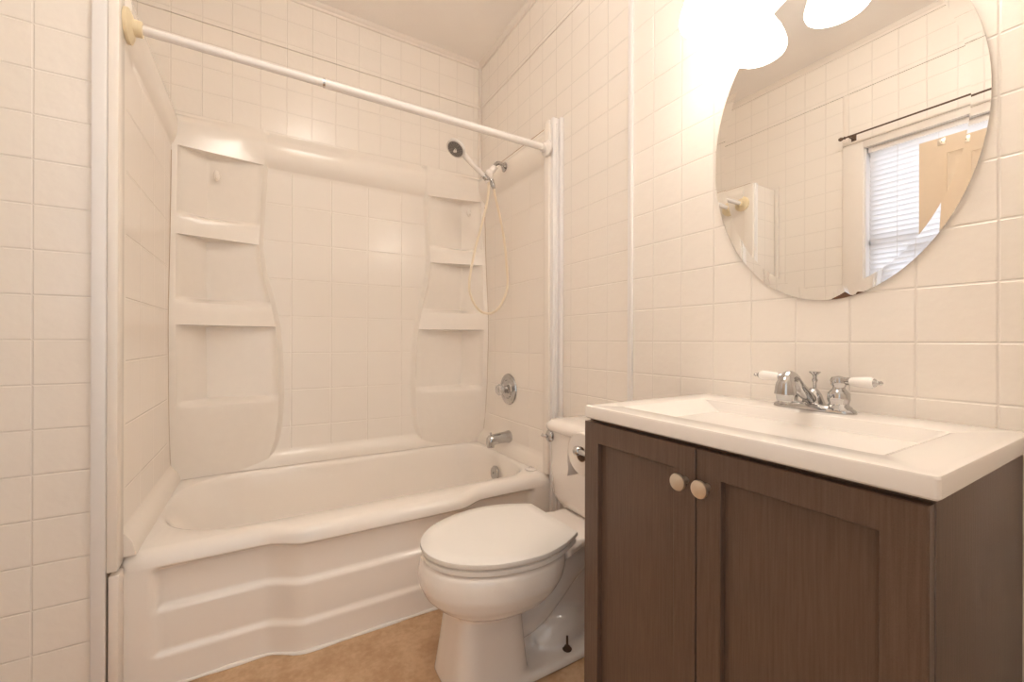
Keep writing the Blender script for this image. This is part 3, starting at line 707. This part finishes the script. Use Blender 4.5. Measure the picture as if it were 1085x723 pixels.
# ------------------------------------------------------------------ vanity
VY0, VY1, VX, VZ = -2.165, -1.535, -0.443, 0.812
van = thing('vanity_cabinet', 'espresso brown two-door vanity cabinet below the white sink top', 'cabinet', (-0.22, (VY0+VY1)/2, 0))
bm = B()
add_box(bm, (VX, VY0, 0.0), (-0.004, VY0+0.016, VZ), 0.001); add_box(bm, (VX, VY1-0.016, 0.0), (-0.004, VY1, VZ), 0.001)
add_box(bm, (VX+0.006, VY0+0.016, 0.09), (-0.004, VY1-0.016, 0.105)); add_box(bm, (-0.012, VY0+0.016, 0.09), (-0.004, VY1-0.016, VZ-0.02))
add_box(bm, (VX+0.06, VY0+0.016, 0.0), (VX+0.075, VY1-0.016, 0.09)); add_box(bm, (VX, VY0+0.016, VZ-0.045), (VX+0.016, VY1-0.016, VZ-0.002), 0.001)
add_box(bm, (VX+0.004, (VY0+VY1)/2-0.012, 0.105), (VX+0.016, (VY0+VY1)/2+0.012, VZ-0.045))
obj('carcass', bm, M['wood'], van)
def cab_door(y0, y1, ky):
    x0, x1 = VX-0.020, VX-0.001; z0, z1 = 0.095, 0.803; s = 0.048
    def q(dy, x): return [(x, y0+dy, z0+dy), (x, y1-dy, z0+dy), (x, y1-dy, z1-dy), (x, y0+dy, z1-dy)]
    bm = B()
    add_loft(bm, [q(0, x1), q(0, x0+0.0015), q(0.0015, x0), q(s-0.001, x0), q(s, x0+0.001), q(s, x0+0.013)], True, True)
    d = obj('door', bm, M['wood'], van, 25)
    bm = B(); add_lathe(bm, [(0.007, -0.001), (0.006, 0.004), (0.0055, 0.014), (0.010, 0.017), (0.0155, 0.020), (0.0165, 0.0235), (0.0155, 0.0265), (0.008, 0.0285), (0.001, 0.029)], (x0, ky, 0.738), (-1, 0, 0), 28)
    obj('knob', bm, M['nickel'], d)
mid = -1.848
cab_door(mid+0.0012, VY1-0.001, mid+0.021); cab_door(VY0+0.001, mid-0.0012, mid-0.024)

# counter top with integral basin
CX0, CX1, CY0, CY1, CZ0, CZ = -0.474, -0.003, -2.176, -1.546, 0.8135, 0.8435
top = thing('bathroom_sink', 'glossy off-white rectangular sink and counter on the brown vanity', 'sink', (-0.22, (CY0+CY1)/2, CZ0))
bm = B()
def rq(x0, x1, y0, y1, z, r=0.004, k=5):
    pts = []
    for cx, cy, a0 in ((x1-r, y1-r, 0), (x0+r, y1-r, PI/2), (x0+r, y0+r, PI), (x1-r, y0+r, 1.5*PI)):
        for i in range(k+1):
            a = a0+PI/2*i/k; pts.append((cx+r*math.cos(a), cy+r*math.sin(a), z))
    return pts
bx0, bx1, by0, by1 = -0.405, -0.108, -2.100, -1.612
RR = [rq(CX0+0.03, CX1-0.001, CY0+0.03, CY1-0.03, CZ0+0.001), rq(CX0+0.003, CX1, CY0+0.003, CY1-0.003, CZ0), rq(CX0, CX1, CY0, CY1, CZ0+0.003, 0.006), rq(CX0, CX1, CY0, CY1, CZ-0.004, 0.006), rq(CX0+0.0015, CX1, CY0+0.0015, CY1-0.0015, CZ-0.001, 0.006), rq(CX0+0.005, CX1, CY0+0.005, CY1-0.005, CZ, 0.006),
      rq(CX0+0.012, CX1-0.008, CY0+0.012, CY1-0.012, CZ, 0.008), rq(bx0-0.006, bx1+0.006, by0-0.008, by1+0.008, CZ-0.0003, 0.014), rq(bx0, bx1, by0, by1, CZ-0.0025, 0.012),
      rq(bx0+0.016, bx1-0.016, by0+0.05, by1-0.075, CZ-0.045, 0.014), rq(bx0+0.06, bx1-0.03, by0+0.10, by1-0.145, CZ-0.085, 0.02), rq(bx0+0.07, bx1-0.04, by0+0.115, by1-0.16, CZ-0.093, 0.025), rq(bx0+0.12, bx1-0.09, by0+0.20, by1-0.22, CZ-0.097, 0.03)]
add_loft(bm, RR, True, True); obj('countertop', bm, M['marble'], top, 28)
bm = B(); add_lathe(bm, [(0.022, 0), (0.022, 0.003), (0.017, 0.0045), (0.014, 0.001), (0.001, 0.001)], (-0.245, -1.86, CZ-0.0972), (0, 0, 1), 24); obj('sink_drain', bm, M['chrome'], top)

# faucet
FX, FY = -0.060, -1.862
fa = thing('sink_faucet', 'chrome centerset faucet with white porcelain lever handles', 'faucet', (FX, FY, CZ))
bm = B()
def pill(hx, hy_, z, n=44, e=2.6): return [(FX+hx*sup(math.sin(2*PI*i/n), e), FY+hy_*sup(math.cos(2*PI*i/n), e), z) for i in range(n)]
add_loft(bm, [pill(0.027, 0.083, CZ), pill(0.028, 0.084, CZ+0.004), pill(0.026, 0.081, CZ+0.009), pill(0.022, 0.073, CZ+0.013), pill(0.018, 0.062, CZ+0.016)])
obj('base_plate', bm, M['chrome'], fa, 50)
for sy in (-1, 1):
    y = FY+sy*0.051
    bm = B(); add_lathe(bm, [(0.026, 0.008), (0.024, 0.014), (0.019, 0.018), (0.0185, 0.022), (0.021, 0.030), (0.0205, 0.044), (0.015, 0.050), (0.012, 0.054), (0.012, 0.058), (0.0155, 0.064), (0.0165, 0.071), (0.013, 0.079), (0.001, 0.082)], (FX, y, CZ), (0, 0, 1), 28)
    obj('handle_hub', bm, M['chrome'], fa, 50)
    d = Vector((-0.10, sy*1.0, 0.02)).normalized(); o = Vector((FX, y, CZ+0.071))
    lv = B(); add_lathe(lv, [(0.007, 0.010), (0.0085, 0.018), (0.0085, 0.022), (0.006, 0.024)], o, d, 18); add_lathe(lv, [(0.0105, 0.062), (0.008, 0.067), (0.0045, 0.070), (0.0035, 0.073), (0.005, 0.076), (0.003, 0.079), (0.0008, 0.080)], o, d, 18)
    add_tube(lv, [o+d*0.008, o+d*0.066], 0.003, 8); hl = obj('lever', lv, M['chrome'], fa, 50)
    bm = B(); add_lathe(bm, [(0.0075, 0.022), (0.0095, 0.026), (0.0105, 0.036), (0.0118, 0.052), (0.0118, 0.060), (0.0095, 0.065)], o, d, 22); obj('porcelain_grip', bm, M['porcelain'], hl, 50)
bm = B()
add_lathe(bm, [(0.026, 0.008), (0.023, 0.016), (0.020, 0.024), (0.016, 0.036), (0.010, 0.046), (0.006, 0.050)], (FX+0.004, FY, CZ), (0, 0, 1), 28)
sp_pts = catmull([(FX-0.005, FY, CZ+0.022), (FX-0.030, FY, CZ+0.036), (FX-0.065, FY, CZ+0.058), (FX-0.088, FY, CZ+0.076), (FX-0.107, FY, CZ+0.080), (FX-0.117, FY, CZ+0.068), (FX-0.119, FY, CZ+0.048)], 6)
add_tube(bm, sp_pts, lambda t: 0.0125+0.0015*t+0.006*sstep(t, 0.7, 0.95), 22)
add_lathe(bm, [(0.0205, 0), (0.021, 0.006), (0.018, 0.008), (0.0165, 0.020), (0.013, 0.021), (0.012, 0.016), (0.001, 0.016)], (FX-0.119, FY, CZ+0.050), (0, 0, -1), 24)
obj('spout', bm, M['chrome'], fa, 50)
bm = B(); add_lathe(bm, [(0.0035, 0.045), (0.0035, 0.062), (0.006, 0.068), (0.0035, 0.074), (0.005, 0.080), (0.0115, 0.086), (0.0115, 0.088), (0.002, 0.089)], (FX+0.010, FY, CZ), (0, 0, 1), 18); obj('lift_rod', bm, M['chrome'], fa, 50)

# toilet paper on the side of the vanity
PX, PY, PZ = -0.368, VY1+0.066, 0.708
hold = thing('paper_holder', 'chrome toilet paper holder on the left side of the vanity', 'paper holder', (PX, VY1, PZ))
for xx in (PX-0.065, PX+0.065):
    bm = B(); add_lathe(bm, [(0.019, 0), (0.019, 0.004), (0.012, 0.010), (0.008, 0.02), (0.007, 0.06)], (xx, VY1+0.0005, PZ), (0, 1, 0), 20)
    bmesh.ops.create_uvsphere(bm, u_segments=18, v_segments=12, radius=0.013, matrix=Matrix.Translation((xx, PY-0.002, PZ))); obj('post', bm, M['chrome'], hold)
bm = B(); add_tube(bm, [(PX-0.064, PY, PZ), (PX+0.064, PY, PZ)], 0.0075, 16); obj('spindle', bm, M['chrome'], hold)
tp = thing('toilet_paper_roll', 'white toilet paper roll hanging beside the vanity', 'toilet paper', (PX, PY, PZ))
bm = B(); L = 0.050; rc = 0.0205; ro = 0.057; seg = 48; yy0, zz0 = PY, PZ-0.0115
def rg(r_, x): return [(x, yy0+r_*math.cos(2*PI*i/seg), zz0+r_*math.sin(2*PI*i/seg)) for i in range(seg)]
add_loft(bm, [rg(rc, PX-L), rg(ro-0.002, PX-L), rg(ro, PX-L+0.002), rg(ro, PX+L-0.002), rg(ro-0.002, PX+L), rg(rc, PX+L)], False, False)
# loose tail on the far side of the roll
tl = [(yy0+ro*math.cos(a), zz0+ro*math.sin(a)) for a in (1.2, 0.8, 0.4, 0.0)] + [(yy0+ro+0.001, zz0-0.03), (yy0+ro-0.002, zz0-0.055), (yy0+ro+0.002, zz0-0.075)]
tl = [(a+0.0008, b) for a, b in tl]
add_prism(bm, tl + [(a+0.0008, b) for a, b in reversed(tl)], 'x', PX-L, PX+L)
obj('paper', bm, M['paper'], tp, 40)
bm = B(); add_loft(bm, [rg(rc, PX-L-0.0005), rg(rc, PX+L+0.0005), rg(rc-0.0012, PX+L+0.0005), rg(rc-0.0012, PX-L-0.0005), rg(rc, PX-L-0.0005)], False, False); obj('cardboard_core', bm, M['card'], tp)

# ------------------------------------------------------------------ oval mirror
MC = Vector((-0.006, -1.8554, 1.4911)); MA, MB = 0.392, 0.2713; TILT = 0.0654
mir = thing('oval_mirror', 'large oval wall mirror with a chipped bottom edge above the sink', 'mirror', (-0.001, MC.y, MC.z))
def mpt(a, inset, x):
    b_, c_ = (MB-inset)*math.cos(a), (MA-inset)*math.sin(a)
    # chips along the bottom
    deg = (math.degrees(a) + 360) % 360
    if inset < 0.01:
        for c0, wd_, dp in ((266.5, 2.2, 0.008), (264.5, 1.5, 0.006), (259.8, 0.9, 0.004), (269.5, 1.0, 0.003)):
            c_ += dp*math.exp(-((deg-c0)/wd_)**4)
    y = b_*math.cos(TILT) + c_*math.sin(TILT); z = -b_*math.sin(TILT) + c_*math.cos(TILT)
    return (x, MC.y+y, MC.z+z)
nA = 360
def mring(inset, x): return [mpt(2*PI*i/nA, inset, x) for i in range(nA)]
BV = 0.026; BT = 0.0006
bm = B(); add_loft(bm, [mring(0, -0.001), mring(0, -0.0066-BT), mring(BV, -0.0066), mring(BV+0.0002, -0.0066)], True, True)
obj('mirror_glass', bm, M['mirror'], mir, 0.3, smoothf=False)
bm = B()
def arc_strip(a0, a1, n):
    o = []; i_ = []
    for k in range(n+1):
        a = math.radians(a0+(a1-a0)*k/n); b_, c_ = MB*math.cos(a), MA*math.sin(a)
        for lst, g_ in ((o, 0.0), (i_, 0.011)):
            bb, cc = (MB-g_)*math.cos(a), (MA-g_)*math.sin(a)
            lst.append((MC.y+bb*math.cos(TILT)+cc*math.sin(TILT), MC.z-bb*math.sin(TILT)+cc*math.cos(TILT)))
    return o + list(reversed(i_))
add_prism(bm, arc_strip(257, 272, 24), 'x', -0.0045, -0.0008); obj('chipped_backing', bm, M['chip'], mir)

# ------------------------------------------------------------------ vanity light over the mirror
LZ = 2.018
lf = thing('vanity_light', 'wall light with three lit frosted bell shades above the mirror', 'wall lamp', (-0.001, -1.835, LZ))
bm = B()
add_box(bm, (-0.022, -2.10, LZ-0.045), (-0.001, -1.57, LZ+0.045), 0.008, 3); obj('back_plate', bm, M['nickel'], lf)
for yy in (-1.640, -1.838, -2.036):
    bm = B(); add_tube(bm, catmull([(-0.018, yy, LZ), (-0.07, yy, LZ+0.012), (-0.11, yy, LZ+0.012), (-0.128, yy, LZ-0.004), (-0.130, yy, LZ-0.03)], 6), 0.008, 14)
    add_lathe(bm, [(0.012, 0), (0.026, 0.008), (0.028, 0.03), (0.027, 0.032)], (-0.130, yy, LZ-0.022), (0, 0, -1), 24)
    ar = obj('lamp_arm', bm, M['nickel'], lf)
    bm = B(); z0 = LZ-0.046
    prof = [(0.027, 0.0), (0.033, 0.012), (0.045, 0.030), (0.056, 0.052), (0.065, 0.076), (0.070, 0.096), (0.071, 0.106), (0.068, 0.114), (0.060, 0.117)]
    prof += [(r_-0.004 if i else 0.055, h_) for i, (r_, h_) in enumerate([(0, 0.115), (0.065, 0.102), (0.060, 0.076), (0.050, 0.052), (0.042, 0.032), (0.03, 0.016)])]
    add_lathe(bm, prof, (-0.130, yy, z0), (0, 0, -1), 36, True, True); obj('lamp_shade', bm, M['shade'], lf, 60)
    bm = B(); bmesh.ops.create_uvsphere(bm, u_segments=16, v_segments=12, radius=0.028, matrix=Matrix.Translation((-0.130, yy, z0-0.075)))
    add_lathe(bm, [(0.013, 0.0), (0.015, 0.02), (0.022, 0.055)], (-0.130, yy, z0-0.002), (0, 0, -1), 16); obj('bulb', bm, M['shade'], lf, 60)

# ceiling dome lamp (above the frame; its glint shows in the back wall tile)
dl = thing('ceiling_light', 'round ceiling lamp above the middle of the room', 'ceiling lamp', (-0.85, -1.72, H))
bm = B(); add_lathe(bm, [(0.135, 0), (0.140, 0.006), (0.135, 0.018), (0.118, 0.022)], (-0.85, -1.72, H), (0, 0, -1), 48); obj('metal_pan', bm, M['nickel'], dl)
bm = B(); add_lathe(bm, [(0.118, 0.018), (0.135, 0.04), (0.142, 0.07), (0.135, 0.10), (0.11, 0.13), (0.07, 0.15), (0.03, 0.158), (0.001, 0.16)], (-0.85, -1.72, H), (0, 0, -1), 48); obj('glass_dome', bm, M['dome'], dl, 60)
